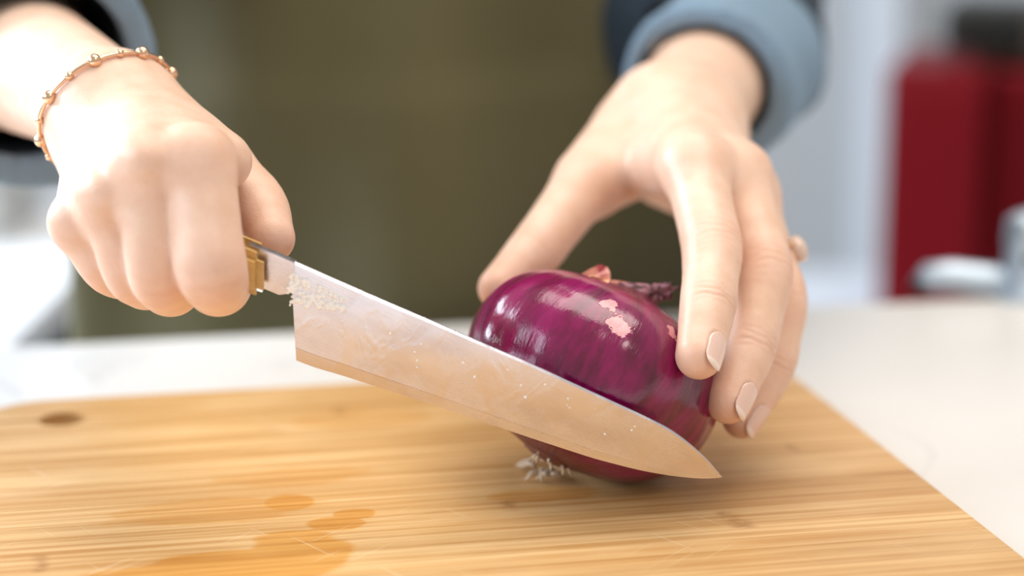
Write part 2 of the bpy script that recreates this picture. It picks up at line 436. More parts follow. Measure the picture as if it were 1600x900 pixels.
def onion_skin():
    n = N('red_onion_skin'); uv = n.n('ShaderNodeUVMap', uv_map='lat').outputs[0]; c = n.obj()
    def lon(a, b): return n.scaled(n.vec('ADD', uv, (0, 0, 0)), (a, b, 0))
    # longitude from the object position: seamless
    xyz = n.n('ShaderNodeSeparateXYZ', i_0=c); sx, sy, sz = xyz.outputs
    nrm = n.vec('NORMALIZE', n.n('ShaderNodeCombineXYZ', i_0=sx, i_1=sy, i_2=0.0).outputs[0])
    nx = n.n('ShaderNodeSeparateXYZ', i_0=nrm)
    mer = n.n('ShaderNodeCombineXYZ', i_0=nx.outputs[0], i_1=nx.outputs[1], i_2=n.math('MULTIPLY', sz, 7.0)).outputs[0]
    s1 = n.noise(mer, 7.0, 5, 0.65, 0.3); s2 = n.noise(mer, 34.0, 3, 0.6); s3 = n.noise(mer, 2.2, 3)
    blot = n.noise(c, 60, 4, 0.6)
    col = n.mix(n.map(s1, 0.25, 0.75), (0.080, 0.0004, 0.018), (0.260, 0.0005, 0.082))
    col = n.mix(n.math('MULTIPLY', n.map(s3, 0.45, 0.75), 0.6), col, (0.36, 0.002, 0.150))
    col = n.mix(n.math('MULTIPLY', n.map(s2, 0.5, 0.78), 0.12), col, (0.055, 0.001, 0.014))
    col = n.mix(n.math('MULTIPLY', n.map(blot, 0.58, 0.8), 0.16), col, (0.36, 0.05, 0.12))
    # browner and darker dry skin towards the root and the stem
    dry = n.math('ADD', n.map(sz, 0.022, 0.030), n.map(sz, -0.027, -0.034), clamp=True)
    col = n.mix(n.math('MULTIPLY', dry, n.map(s1, 0.3, 0.6, 0.55, 0.9)), col, (0.085, 0.008, 0.012))
    wob = n.math('MULTIPLY', n.math('SUBTRACT', n.noise(c, 150, 4, 0.65), 0.5), 0.0105)
    peel = None
    for (p, r, amt) in PEEL:
        dd = n.math('ADD', n.vec('DISTANCE', c, tuple(p)), wob)
        m = n.math('MULTIPLY', n.map(dd, r, r*0.82), amt)
        peel = m if peel is None else n.math('MAXIMUM', peel, m)
    col = n.mix(peel, col, n.mix(n.noise(c, 230, 3), (0.84, 0.52, 0.48), (0.70, 0.20, 0.26)))
    h = n.math('ADD', n.math('MULTIPLY', s1, 0.6), n.math('ADD', n.math('MULTIPLY', s2, 0.35), n.math('MULTIPLY', n.noise(c, 420, 3, 0.7), 0.25)))
    h = n.math('SUBTRACT', h, n.math('MULTIPLY', peel, 0.8))
    n.bump(h, 0.30, 0.0009)
    rough = n.math('ADD', n.map(n.noise(mer, 18, 3), 0.3, 0.7, 0.12, 0.22), n.math('MULTIPLY', n.math('ADD', dry, peel, clamp=True), 0.15))
    return n.set(Base_Color=col, Roughness=rough, Coat_Weight=0.12, Coat_Roughness=0.12, Specular_IOR_Level=0.6)
PEEL = [(on_skin(968, 511), .0039, 1.0), (on_skin(957, 507), .0024, 1.0), (on_skin(954, 474), .0023, .9), (on_skin(1052, 527), .0021, .7), (on_skin(1048, 516), .0022, .7), (on_skin(1056, 535), .0017, .7)]
skin_m = onion_skin()
onion = empty('red_onion', OC); onion.matrix_world = OM
tag(onion, 'shiny whole red onion with dry root hairs held on the cutting board', 'onion')
nl, nv = 160, 72
vv, ff = [], []
for j in range(nv+1):
    r, z = onion_prof(min(max(j/nv, 0.0008), 0.9992))
    for i in range(nl):
        a = 2*math.pi*i/nl
        rr = r*(1 + 0.010*math.sin(5*a+1) + 0.006*math.sin(9*a+2.2*z/OH) + 0.0035*math.sin(23*a+3))
        vv.append((rr*math.cos(a), rr*math.sin(a), z + 0.0012*math.sin(2*a+.6)*(r/OR)))
for j in range(nv):
    for i in range(nl): ff.append((j*nl+i, j*nl+(i+1) % nl, (j+1)*nl+(i+1) % nl, (j+1)*nl+i))
ff.append(tuple(range(nl))[::-1]); ff.append(tuple(nv*nl+i for i in range(nl)))
lift = .0003 - min((OM @ Vector(p)).z for p in vv)
OC.z += lift; OM.translation = OC; OMI = OM.inverted(); onion.matrix_world = OM
onion_verts = np.array([OM @ Vector(p) for p in vv], dtype=np.float32)
pymesh('skin', vv, ff, skin_m, onion)
# dried stem: twisted papery leaves with a frayed end
stem_m = N('dry_stem')
stem_m = (lambda n: n.set(Base_Color=n.mix(n.map(n.noise(n.obj(), 260, 4), .4, .62), (0.06, 0.012, 0.022), (0.36, 0.16, 0.20)), Roughness=0.6))(stem_m)
flake_m = (lambda n: n.set(Base_Color=n.mix(n.map(n.noise(n.obj(), 150, 3), .4, .6), (0.42, 0.05, 0.07), (0.72, 0.30, 0.22)), Roughness=0.38))(N('dry_flake'))
def leaf(name, pts, wid, m, parent, up, curl=0.4, thick=0.0005):
    """a papery strip along pts with crosswise curl"""
    pts = [Vector(p) for p in pts]; n_, k_ = len(pts), 7; V_, F_ = [], []
    for i, p in enumerate(pts):
        t = (pts[min(i+1, n_-1)]-pts[max(i-1, 0)]).normalized(); s = t.cross(Vector(up)).normalized(); u = s.cross(t)
        for j in range(k_):
            q = (j/(k_-1)-.5)*2
            V_.append(p + s*q*wid[i]*(1+.15*random.uniform(-1, 1)) + u*(q*q*wid[i]*curl + random.uniform(-.0004, .0004)))
    for i in range(n_-1):
        for j in range(k_-1): F_.append((i*k_+j, i*k_+j+1, (i+1)*k_+j+1, (i+1)*k_+j))
    o = pymesh(name, V_, F_, m, parent)
    s_ = o.modifiers.new('s', 'SOLIDIFY'); s_.thickness = thick
    q_ = o.modifiers.new('q', 'SUBSURF'); q_.levels = q_.render_levels = 1
    return o
top = onion_prof(0.999)[1]
bm = bmesh.new()
tipw = OMI.to_3x3() @ (Vector((1, 0.05, 0.05)))
dz = Vector((0, 0, 1)); dr = (tipw.normalized()*0.95 + dz*0.10).normalized()
base = Vector((0, 0, top-0.003)) - dr*.003
for k in range(9):
    a = 2*math.pi*k/9; o_ = Vector((math.cos(a), math.sin(a), 0))*0.0042
    e = base + dr*random.uniform(.011, .016) + Vector((random.uniform(-1, 1), random.uniform(-1, 1), random.uniform(-1, 1)))*0.0028
    add_tube(bm, [base+o_*1.5, base+o_+dr*.004, base+o_*.6+dr*.009, e], [.0030, .0026, .0022, .0009], 7)
for k in range(26):
    s = base + dr*random.uniform(.009, .014) + Vector((random.uniform(-1, 1), random.uniform(-1, 1), random.uniform(-1, 1)))*0.0025
    e = s + (dr + Vector((random.uniform(-1, 1), random.uniform(-1, 1), random.uniform(-1, 1)))*0.8).normalized()*random.uniform(.002, .0045)
    add_tube(bm, [s, (s+e)/2 + Vector((random.uniform(-1, 1),)*3)*.0004, e], [.0008, .0007, .0003], 5)
bmobj('dried_stem', bm, stem_m, onion, True)
def lp(x, y, Y): return OMI @ P(x, y, Y)
def sheet(name, pts, m, thick=.0006):
    """a dry scrap of skin: a fan of points round its middle, slightly buckled"""
    pts = [Vector(lp(*p)) for p in pts]; c = sum(pts, Vector())/len(pts); n_ = len(pts)
    nr = (pts[0]-c).cross(pts[n_//3]-c).normalized(); V_ = [c + nr*.0012]
    for i in range(n_):
        a, b = pts[i], pts[(i+1) % n_]
        for t in (0, .5): V_.append(a.lerp(b, t) + nr*random.uniform(-.0006, .0006) + (c-a)*random.uniform(-.06, .06))
    F_ = [(0, 1+i, 1+(i+1) % (2*n_)) for i in range(2*n_)]
    o = pymesh(name, V_, F_, m, onion, False); s_ = o.modifiers.new('s', 'SOLIDIFY'); s_.thickness = thick
fl2_m = plain('pale_flake', (0.80, 0.38, 0.22), .35, vary=.2, scale=200)
sheet('papery_flake', [(893, 440, .664), (912, 426, .668), (936, 413, .673), (947, 419, .674), (955, 440, .670), (930, 445, .664)], flake_m)
sheet('papery_flake', [(898, 434, .661), (925, 430, .661), (954, 438, .662), (951, 446, .659), (920, 443, .658)], fl2_m)
sheet('papery_flake', [(946, 438, .668), (975, 440, .670), (992, 452, .671), (970, 458, .664), (945, 450, .662)], flake_m)
# root hairs
root_m = plain('root_hair', (0.62, 0.50, 0.36), 0.7, vary=.2, scale=90)
bm = bmesh.new()
rb = onion_prof(0.001)[1]
for k in range(20):
    a = random.uniform(0, 2*math.pi); r = random.uniform(.001, .007)
    s = Vector((r*math.cos(a), r*math.sin(a), rb+0.0015)); pts = [s]; dirv = Vector((math.cos(a)*.8, math.sin(a)*.8, -.75))
    for i in range(5):
        dirv = (dirv + Vector((random.uniform(-1, 1), random.uniform(-1, 1), random.uniform(-1, 1)))*.45).normalized()
        q = pts[-1] + dirv*random.uniform(.0006, .0014)
        wq = OM @ q
        if wq.z < 0.0008: wq.z = 0.0008; q = OMI @ wq
        pts.append(q)
    add_tube(bm, pts, [.0006, .00055, .0005, .00045, .0004, .0002], 5)
# the fringe lying out on the board in front
for (x, y, x1, y1) in ((846, 738, 822, 750), (850, 741, 872, 738), (842, 736, 860, 745), (836, 728, 812, 730), (855, 742, 838, 748), (848, 736, 846, 752), (862, 742, 880, 746), (830, 722, 806, 728)):
    s = onz(x, y, .003); e = onz(x1, y1, .0009); md = (s+e)/2 + Vector((random.uniform(-.001, .001), 0, .0012))
    add_tube(bm, [OMI @ s, OMI @ md, OMI @ e], [.0009, .0008, .0004], 6)
tag(bmobj('root_hairs', bm, root_m, onion, True), kind='stuff')
bm = bmesh.new(); add_lathe(bm, [(.0095, rb+.004), (.0098, rb+.0022), (.008, rb+.0005), (.004, rb-.0004), (.001, rb-.0006)], 24)
bmobj('root_plate', bm, plain('root_plate', (0.16, 0.06, 0.035), .8, vary=.35, scale=200), onion, True)

# ------------------------------------------------------------------ kitchen knife
K0, K1, KU = P(455, 405, .6160), P(1128, 745, .6135), P(463, 562, .6200)
kx = (K1-K0).normalized(); kn = kx.cross(KU-K0).normalized(); ky = kn.cross(kx)
if kn.y > 0: kn = -kn
kz = kn; ky = kz.cross(kx)                               # kz faces the camera, ky upwards
KM = Matrix((kx, ky, kz)).transposed().to_4x4(); KM.translation = K0
KMI = KM.inverted()
def kpt(x, y):
    d_ = ray(x, y); t = (K0-CAMP).dot(kz)/d_.dot(kz); q = KMI @ (CAMP+d_*t); return q.x, q.y
knife = empty('kitchen_knife', K0); knife.matrix_world = KM
tag(knife, "chef's knife with a broad wet steel blade and wooden handle, gripped above the board", 'knife')
def steel():
    n = N('wet_steel'); c = n.obj()
    br_ = n.noise(n.scaled(c, (60, 2200, 1)), 1.0, 3, 0.6)
    drops = n.n('ShaderNodeTexVoronoi', i_Vector=n.vec('ADD', c, (0, 0, 0)), i_Scale=170.0, feature='SMOOTH_F1')
    film = n.noise(n.scaled(c, (55, 28, 1)), 1.0, 3, 0.55, 1.2)
    fm = n.map(film, 0.5, 0.62)
    h = n.math('ADD', n.math('MULTIPLY', fm, 0.5), n.math('MULTIPLY', film, 0.6))
    n.bump(h, 0.10, 0.0006)
    rough = n.math('ADD', n.map(br_, 0.3, 0.7, 0.22, 0.30), n.math('MULTIPLY', fm, -0.06))
    smear = n.mix(n.map(n.noise(n.scaled(c, (30, 60, 1)), 1.0, 4, .6), .45, .7), (0.68, 0.65, 0.71), (0.60, 0.565, 0.62))
    return n.set(Base_Color=smear, Metallic=1.0, Roughness=rough)
steel_m = steel()
bright_m = plain('polished_steel', (0.86, 0.85, 0.84), .18, 1.0, vary=.02)
sp = [kpt(*q) for q in ((455, 405), (520, 434), (600, 469), (680, 503), (760, 538), (850, 577), (930, 614), (1000, 646), (1045, 668), (1075, 690), (1100, 712), (1118, 732), (1128, 745))]
ed = [kpt(*q) for q in ((463, 563), (490, 574), (530, 585), (600, 608), (680, 634), (760, 661), (850, 691), (930, 717), (1000, 735), (1045, 743), (1080, 747), (1105, 748.5), (1128, 746))]
# resample both outlines with the same count
def resample(pts, n_):
    pts = [Vector(p) for p in pts]; L = [0]
    for a, b in zip(pts, pts[1:]): L.append(L[-1]+(b-a).length)
    out = []
    for i in range(n_):
        s = L[-1]*i/(n_-1); k = max(j for j in range(len(L)) if L[j] <= s+1e-9); k = min(k, len(pts)-2)
        t = (s-L[k])/(L[k+1]-L[k]); out.append(pts[k].lerp(pts[k+1], t))
    return out
nB = 90
sp, ed = resample(sp, nB), resample(ed, nB)
def relax(p):
    for _ in range(6): p = [p[0]] + [(p[i-1]+2*p[i]+p[i+1])/4 for i in range(1, len(p)-1)] + [p[-1]]
    return p
sp, ed = relax(sp), relax(ed)
fr = [0, .024, .05, .2, .4, .6, .78, .862, .871, .94, 1.0]
hw = [.0003, .0010, .00099, .0009, .00078, .00064, .00054, .00056, .00028, .00018, .00005]
vv, ff = [], []; nf = len(fr)
for sd in (1, -1):
    for i in range(nB):
        tp = min(1, (nB-1-i)/12+.12)
        for f_, h_ in zip(fr, hw):
            p = sp[i].lerp(ed[i], f_); vv.append((p.x, p.y, sd*h_*tp))
o2 = nB*nf
for i in range(nB-1):
    for j in range(nf-1):
        a, b, c, d_ = i*nf+j, (i+1)*nf+j, (i+1)*nf+j+1, i*nf+j+1
        ff += [(a, d_, c, b), (o2+a, o2+b, o2+c, o2+d_)]
    ff += [(i*nf, (i+1)*nf, o2+(i+1)*nf, o2+i*nf), (i*nf+nf-1, o2+i*nf+nf-1, o2+(i+1)*nf+nf-1, (i+1)*nf+nf-1)]
for j in range(nf-1): ff.append((j, o2+j, o2+j+1, j+1))
bl = pymesh('blade', vv, ff, steel_m, knife, True)
me = bl.data
es = bl.modifiers.new('e', 'EDGE_SPLIT'); es.split_angle = math.radians(14)
# neck of the blade between heel and handle, bolster, handle
def prism(name, outline, t0, t1, m, bev=.0008, seg=2, sm=False):
    bm = bmesh.new()
    a = [bm.verts.new((x, y, t0)) for x, y in outline]; b = [bm.verts.new((x, y, t1)) for x, y in outline]; n_ = len(outline)
    bm.faces.new(a); bm.faces.new(b[::-1])
    for k in range(n_): bm.faces.new((a[k], b[k], b[(k+1) % n_], a[(k+1) % n_]))
    bmesh.ops.recalc_face_normals(bm, faces=bm.faces)
    bmesh.ops.bevel(bm, geom=list(bm.edges), offset=bev, segments=seg, affect='EDGES')
    return bmobj(name, bm, m, knife, sm)
nk = [kpt(*q) for q in ((390, 379), (430, 394), (462, 408), (460, 440), (452, 458), (436, 460), (405, 447), (386, 440))]
nko = prism('blade_neck', nk, -.00095, .00095, steel_m, .0002)
ny = [q[1] for q in nk]
for v in nko.data.vertices: v.co.z *= .45 + 1.2*(v.co.y-min(ny))/(max(ny)-min(ny))
wood_m = (lambda n: n.set(Base_Color=n.mix(n.noise(n.scaled(n.obj(), (30, 500, 500)), 1.0, 4), (0.42, 0.22, 0.06), (0.70, 0.46, 0.16)), Roughness=.4))(N('handle_wood'))
hx0, hyc = kpt(417, 424)
hd = [kpt(*q) for q in ((416, 392), (416, 457), (385, 447), (330, 428), (250, 396), (192, 371), (172, 356), (165, 330), (174, 304), (204, 307), (250, 325), (330, 356), (385, 379))]
for sd in (1, -1):
    t0, t1 = (.0010, .0072) if sd > 0 else (-.0072, -.0010)
    prism('handle_scale', hd, t0, t1, wood_m, .0024, 4)
tc = (sum(q[0] for q in hd)/len(hd), sum(q[1] for q in hd)/len(hd)); tg = [(tc[0]+(x-tc[0])*.97, tc[1]+(y-tc[1])*.90 - .0006) for x, y in hd]
prism('tang', tg, -.00098, .00098, bright_m, .0002)
for x, y in ((362, 405), (275, 367), (195, 333)):
    q = kpt(x, y); bm = bmesh.new(); add_lathe(bm, [(.0022, -.0075), (.0026, -.0073), (.0026, .0073), (.0022, .0075)], 14, Matrix.Translation((q[0], q[1], 0)))
    bmobj('rivet', bm, bright_m, knife, True)
# water beads left on the blade by the heel
drop_m = N('water_bead').set(Base_Color=(1, 1, 1), Roughness=.08, Specular_IOR_Level=.9)
bm = bmesh.new()
def bead(x, y, r, flat=.55):
    q = kpt(x, y); s = bmesh.ops.create_icosphere(bm, subdivisions=1, radius=1)
    bmesh.ops.transform(bm, matrix=Matrix.Translation((q[0], q[1], .0008)) @ Matrix.Rotation(random.uniform(0, 3), 4, 'Z') @ Matrix.Diagonal((r*random.uniform(.7, 1.4), r*random.uniform(.7, 1.3), r*flat, 1)), verts=s['verts'])
for k in range(120):
    t = random.random()**1.5; x = 452 + t*85 + random.uniform(-3, 3); y = 418 + (x-452)*.44 + 6 + random.random()**1.1*52*(1-.55*t)
    bead(x, y, random.uniform(.0004, .0013))
for k in range(46):
    t = random.random(); x = 520 + t*500; ytop = 434 + (x-520)*.438
    bead(x, ytop + 10 + random.random()**1.6*90*(1-t*.5), random.uniform(.0002, .00055), .35)
tag(bmobj('water_beads', bm, drop_m, knife, True), kind='stuff')

# ------------------------------------------------------------------ the person
def skin():
    n = N('skin'); c = n.obj()
    fl = n.attr('flush'); cr = n.attr('crease')
    mott = n.noise(c, 95, 4, .6)
    col = n.mix(n.map(mott, .3, .7), (0.74, 0.49, 0.355), (0.81, 0.57, 0.44))
    col = n.mix(n.math('MULTIPLY', fl, 0.5), col, (0.74, 0.37, 0.26))
    col = n.mix(n.math('MULTIPLY', cr, 0.3), col, (0.50, 0.22, 0.14))
    fr_ = n.map(n.noise(c, 260, 2), .74, .80); col = n.mix(n.math('MULTIPLY', fr_, .25), col, (0.42, 0.19, 0.10))
    v = n.n('ShaderNodeTexVoronoi', i_Vector=c, i_Scale=1100.0)
    n.bump(n.math('ADD', n.math('MULTIPLY', v.outputs['Distance'], .5), n.noise(c, 500, 3, .6)), 0.16, 0.0005)
    return n.set(Base_Color=col, Roughness=0.42, Subsurface_Weight=0.22, Subsurface_Radius=(1.0, 0.35, 0.18), Subsurface_Scale=0.004, Specular_IOR_Level=0.4)
skin_mat = skin()

def V3(p): return Vector(p)
def finger(js, rr, rnd=.0075):
    """tapered tube along the joints, the bends rounded"""
    js = [Vector(j) for j in js]; pts = [(js[0], rr[0])]
    for k in range(1, len(js)-1):
        a, b = js[k-1]-js[k], js[k+1]-js[k]; la = min(rnd, a.length*.48)/a.length; lb = min(rnd, b.length*.48)/b.length
        p0, p2 = js[k]+a*la, js[k]+b*lb; r0, r2 = rr[k]+(rr[k-1]-rr[k])*la, rr[k]+(rr[k+1]-rr[k])*lb; c = js[k]+(a*la+b*lb)*-.10
        for t in (0, .25, .5, .75, 1):
            pts.append((p0*(1-t)**2+c*2*t*(1-t)+p2*t*t, r0*(1-t)**2+(rr[k]*1.03)*2*t*(1-t)+r2*t*t))
    pts.append((js[-1], rr[-1]))
    return blend([cone(a, b, ra, rb) for (a, ra), (b, rb) in zip(pts, pts[1:])], .0009)

# --- the hand on the onion (image right)
RI = [P(1085, 262, .705), P(1114, 390, .668), P(1106, 482, .643), P(1092, 556, .6262)]
RM = [P(1152, 275, .716), P(1196, 425, .680), P(1170, 546, .658), P(1138, 627, .6415)]
RR = [P(1168, 305, .732), P(1222, 470, .694), P(1205, 575, .680), P(1160, 653, .667)]
RP = [P(1135, 318, .755), P(1118, 405, .728), P(1150, 500, .716), P(1150, 585, .708)]
RT = [P(985, 222, .780), P(910, 295, .744), P(834, 396, .714), P(780, 450, .699)]
rad = {'i': [.0110, .0101, .0090, .0077], 'm': [.0108, .0099, .0091, .0076], 'r': [.0100, .0094, .0085, .0072], 'p': [.0094, .0084, .0076, .0066], 't': [.0150, .0114, .0097, .0077]}
rf = [finger(RI, rad['i']), finger(RM, rad['m']), finger(RR, rad['r']), finger(RP, rad['p']), finger(RT, rad['t'])]
rfing = blend(rf, .0012)
rwa, rwb = P(1036, 174, .790), P(1086, 190, .792)
rfa, rfb = P(1108, 104, .890), P(1138, 112, .890)
rpalm = blend([cone(P(1040, 196, .772), RI[0], .0125, .0112), cone(P(1075, 196, .774), RM[0], .0125, .0108), cone(P(1092, 212, .778), RR[0], .0120, .0100),
               cone(P(1104, 236, .784), RP[0], .0125, .0095),
               cone(P(985, 225, .780), P(925, 285, .752), .0150, .0120),
               cone(P(985, 258, .762), P(1050, 268, .728), .0100, .0085),
               cone(P(1040, 275, .785), P(1085, 300, .768), .0125, .011),
               cone(rwa, rfa, .0155, .0205), cone(rwb, rfb, .0145, .0210), cone(rwa, P(1040, 196, .772), .0165, .0135), cone(rwb, P(1092, 212, .778), .0145, .0125)],
              [.014]*4 + [.016, .012, .012, .02, .02, .012, .012])
def hand_field(palm, fing, k):
    f = lambda p: smin(palm(p), fing(p), k)
    f.lo = np.minimum(palm.lo, fing.lo); f.hi = np.maximum(palm.hi, fing.hi)
    return f
rhand = hand_field(rpalm, rfing, .009)
rdir = (rfa-rwa).normalized()
rhand_c = clip(rhand, rwa + rdir*0.105, rdir)

# --- the hand gripping the knife (image left)
LI = [P(310, 254, .6120), P(329, 424, .5970), P(342, 446, .6190), P(354, 430, .6390)]
LM = [P(228, 256, .6120), P(250, 430, .6060), P(268, 450, .6260), P(278, 432, .6450)]
LR = [P(166, 308, .6170), P(208, 430, .6170), P(232, 444, .6350), P(242, 425, .6530)]
LP = [P(122, 348, .6260), P(168, 420, .6270), P(194, 432, .6410), P(202, 412, .6570)]
LT = [P(245, 215, .6870), P(345, 268, .6620), P(402, 322, .6500), P(422, 372, .6360)]
lrad = {'i': [.0112, .0108, .0102, .0084], 'm': [.0104, .0099, .0096, .0082], 'r': [.0093, .0090, .0087, .0078], 'p': [.0084, .0081, .0077, .0070], 't': [.0136, .0112, .0102, .0082]}
lf = [finger(LI, lrad['i']), finger(LM, lrad['m']), finger(LR, lrad['r']), finger(LP, lrad['p']), finger(LT, lrad['t'])]
lfing = blend(lf, .0012)
lwa, lwb = P(190, 164, .6750), P(152, 172, .6690)
lfa, lfb = P(45, 90, .8070), P(12, 100, .8020)
def kn(p, dy, r): return ball(Vector(p)+Vector((0, -dy, dy*.5)), r)
lpalm = blend([cone(P(216, 192, .6670), LI[0], .0125, .0104), cone(P(196, 192, .6590), LM[0], .0125, .0100), cone(P(170, 205, .6570), LR[0], .0125, .0092),
               cone(P(158, 222, .6590), LP[0], .0110, .0082),
               cone(P(240, 205, .6820), P(335, 255, .6620), .0125, .0112),
               cone(P(270, 208, .6590), P(348, 252, .6370), .0105, .0095),
               cone(P(165, 260, .6720), P(165, 350, .6570), .0150, .011),
               cone(lwa, lfa, .0142, .0235), cone(lwb, lfb, .0138, .0240), cone(lwa, P(216, 192, .6670), .0142, .0125), cone(lwb, P(162, 208, .6590), .0138, .012),
               cone(P(205, 180, .6470), P(226, 250, .6010), .0028, .0034), cone(P(160, 205, .6450), P(160, 300, .6070), .0028, .0032),
               kn(LI[0], .003, .0088), kn(LM[0], .003, .0084), kn(LR[0], .003, .0076), kn(LP[0], .003, .0064)],
              [.0085]*4 + [.012, .012, .014, .016, .016, .012, .012, .010, .010, .006, .006, .006, .006])
lhand = hand_field(lpalm, lfing, .0045)
ldir = (lfa-lwa).normalized()
lhand_c = clip(lhand, lwa + ldir*0.135, ldir)

# nails: (field, distal joint, tip, radius, dorsal hint, length, width)
def nail_frame(dj, tip, hint):
    d_ = (Vector(tip)-Vector(dj)).normalized(); n_ = Vector(hint); n_ = (n_ - d_*n_.dot(d_)).normalized()
    return d_, n_, d_.cross(n_)
NAILS = [(rf[0], RI, rad['i'], (.76, -.60, .25), .0122, .0100), (rf[1], RM, rad['m'], (.90, -.42, .25), .0122, .0100), (rf[2], RR, rad['r'], (.92, -.38, .25), .0115, .0094)]
def nail_uv(V, N_):
    f_, js, rr, hint, ln, wd = N_
    d_, n_, s_ = nail_frame(js[2], js[3], hint)
    o_ = Vector(js[3]) + d_*(rr[3]*.80)                    # front end of the nail bed
    q = V - A(o_)
    u = -(q@A(d_)); h = q@A(n_); s = q@A(s_)
    ang = np.arctan2(s, np.maximum(h+0.0, 1e-6)); ang = np.where(h > -.001, ang, 9)
    return u, ang
def skin_attrs(V, fn, chains, nails, creases):
    g = grad(fn, V); disp = np.zeros(len(V)); fl = np.zeros(len(V)); cr = np.zeros(len(V))
    for js in chains:
        for j, rw, am in ((js[0], .012, .55), (js[1], .010, .75), (js[2], .008, .5), (js[3], .010, .8)):
            d2 = ((V-A(j))**2).sum(1); fl = np.maximum(fl, am*np.exp(-d2/(2*rw*rw)))
    for (j, dirv, hint, R, offs, depth, wdt) in creases:
        q = V-A(j); dirv = Vector(dirv).normalized(); hn = Vector(hint); hn = (hn-dirv*hn.dot(dirv)).normalized(); sv = dirv.cross(hn)
        s = q@A(dirv); h = q@A(hn); l = q@A(sv)
        m = np.clip((h/R-.1)/.4, 0, 1)*(np.linalg.norm(q, axis=1) < R*2.0)
        for i, (o_, a_) in enumerate(offs):
            bend = o_ + .10*(l*l)/R*(1 if o_ > 0 else -1) + .00035*np.sin(l*900+i*2.1)
            e = np.exp(-((s-bend)/wdt)**2)*m*a_
            disp -= depth*e; cr = np.maximum(cr, e)
    for N_ in nails:
        u, ang = nail_uv(V, N_); ln, wd = N_[4], N_[5]; R = N_[2][3]
        amax = wd/2/R*1.02
        q = np.maximum(np.abs(ang)/amax, np.abs(u-ln/2)/(ln/2))
        q = ((np.abs(ang)/amax)**4 + (np.abs(u-ln/2)/(ln/2))**4)**.25
        near = (np.linalg.norm(V-A(N_[1][3]), axis=1) < .017) & (u > -.002)
        inside = near & (q < 1.0)
        disp += np.where(inside, -.00045*np.clip((1-q)/.12, 0, 1), 0)
        ring = near*np.exp(-((q-1.12)/.10)**2)*np.clip((u-.001)/.003, 0, 1)
        disp += .00014*ring; fl = np.maximum(fl, .5*ring)
    return V + g*disp[:, None], fl, cr
def dors(js, i, hint): return (js[i], (js[i+1]-js[i-1]), hint)
rcre = []
for js, rr, hint in ((RI, rad['i'], (.5, -.8, .35)), (RM, rad['m'], (.7, -.65, .3)), (RR, rad['r'], (.8, -.55, .25))):
    rcre.append((*dors(js, 1, hint), rr[1], ((-.0042, .4), (-.0014, .7), (.0012, .8), (.0040, .4), (.0066, .25)), .00013, .0006))
    rcre.append((*dors(js, 2, hint), rr[2], ((-.0026, .4), (-.0006, .8), (.0013, 1), (.0034, .4)), .00024, .00055))
rcre.append((*dors(RT, 2, (-.5, -.6, .5)), rad['t'][2], ((-.003, .3), (-.001, .6), (.0014, .5)), .00014, .0007))
lcre = []
for js, rr in ((LI, lrad['i']), (LM, lrad['m'])):
    lcre.append((*dors(js, 1, (.05, -1, .1)), rr[1], ((-.003, .3), (.0022, .4)), .00015, .0010))

# --- rest of the body under the clothes, coarser
TC = Vector((-0.066, 1.085, 0)); R3 = np.eye(3)
shR, shL = Vector((-0.245, 1.10, .40)), Vector((0.113, 1.10, .40))      # the person's right / left shoulder
rel = rwa + ((rfa-rwa).normalized()+Vector((-.10,0,0))).normalized()*0.235                                # left elbow (image right)
lel = lwa + (lfa-lwa).normalized()*0.235                                # right elbow (image left)
torso = [ellip((TC.x, TC.y, .29), R3, (.150, .090, .19)), ellip((TC.x, TC.y, .10), R3, (.132, .090, .20)), ellip((TC.x, TC.y+.005, -.10), R3, (.148, .098, .17)),
         cone((TC.x-.12, 1.10, .415), (TC.x+.12, 1.10, .415), .052, .052)]
legs = []
for s in (-1, 1):
    hp = Vector((TC.x+s*.085, 1.10, -.13)); kn_ = Vector((TC.x+s*.09, 1.09, -.46)); an = Vector((TC.x+s*.09, 1.11, FLOOR_Z+.075)); to = Vector((TC.x+s*.11, .95, FLOOR_Z+.032))
    legs += [cone(hp, kn_, .074, .050), cone(kn_, an, .052, .034), cone(an, Vector((an.x, an.y+.02, FLOOR_Z+.04)), .034, .036), cone(Vector((an.x, an.y-.01, FLOOR_Z+.045)), to, .036, .026)]
arms = [cone(shR, lel, .042, .036), cone(lel, (lfa*.6+lwa*.4), .036, .020), cone(shL, rel, .040, .030), cone(rel, (rfa*.6+rwa*.4), .030, .016)]
HD = Vector((TC.x, 1.04, .70))
head = [cone((TC.x, 1.11, .43), (TC.x, 1.075, .58), .055, .052), ellip(HD, R3, (.076, .096, .112)), ellip(HD+Vector((0, -.02, -.07)), R3, (.056, .07, .058)),
        cone(HD+Vector((0, -.092, .012)), HD+Vector((0, -.108, -.028)), .008, .013), ellip(HD+Vector((0, -.084, -.062)), R3, (.026, .012, .008)),
        ellip(HD+Vector((-.078, .01, -.005)), R3, (.01, .02, .032)), ellip(HD+Vector((.078, .01, -.005)), R3, (.01, .02, .032))]
body_f = blend(torso+legs+arms+head, [.04]*4 + [.02]*8 + [.03]*4 + [.03, .03, .03, .012, .008, .01, .01])
parts = []
for fn, h, chains, nails, cre in ((rhand_c, .00075, [RI, RM, RR, RP, RT], NAILS, rcre), (lhand_c, .0010, [LI, LM, LR, LP, LT], [], lcre)):
    V, Q = surface_net(fn, h)
    V, fl, cr = skin_attrs(V, fn, chains, nails, cre); parts.append((V, Q, fl, cr))
V, Q = surface_net(body_f, .0075); parts.append((V, Q, np.full(len(V), .1), np.zeros(len(V))))
off = 0; Vs, Qs = [], []
for V, Q, fl, cr in parts: Vs.append(V); Qs.append(Q+off); off += len(V)
person = empty('person', (TC.x, TC.y, FLOOR_Z))
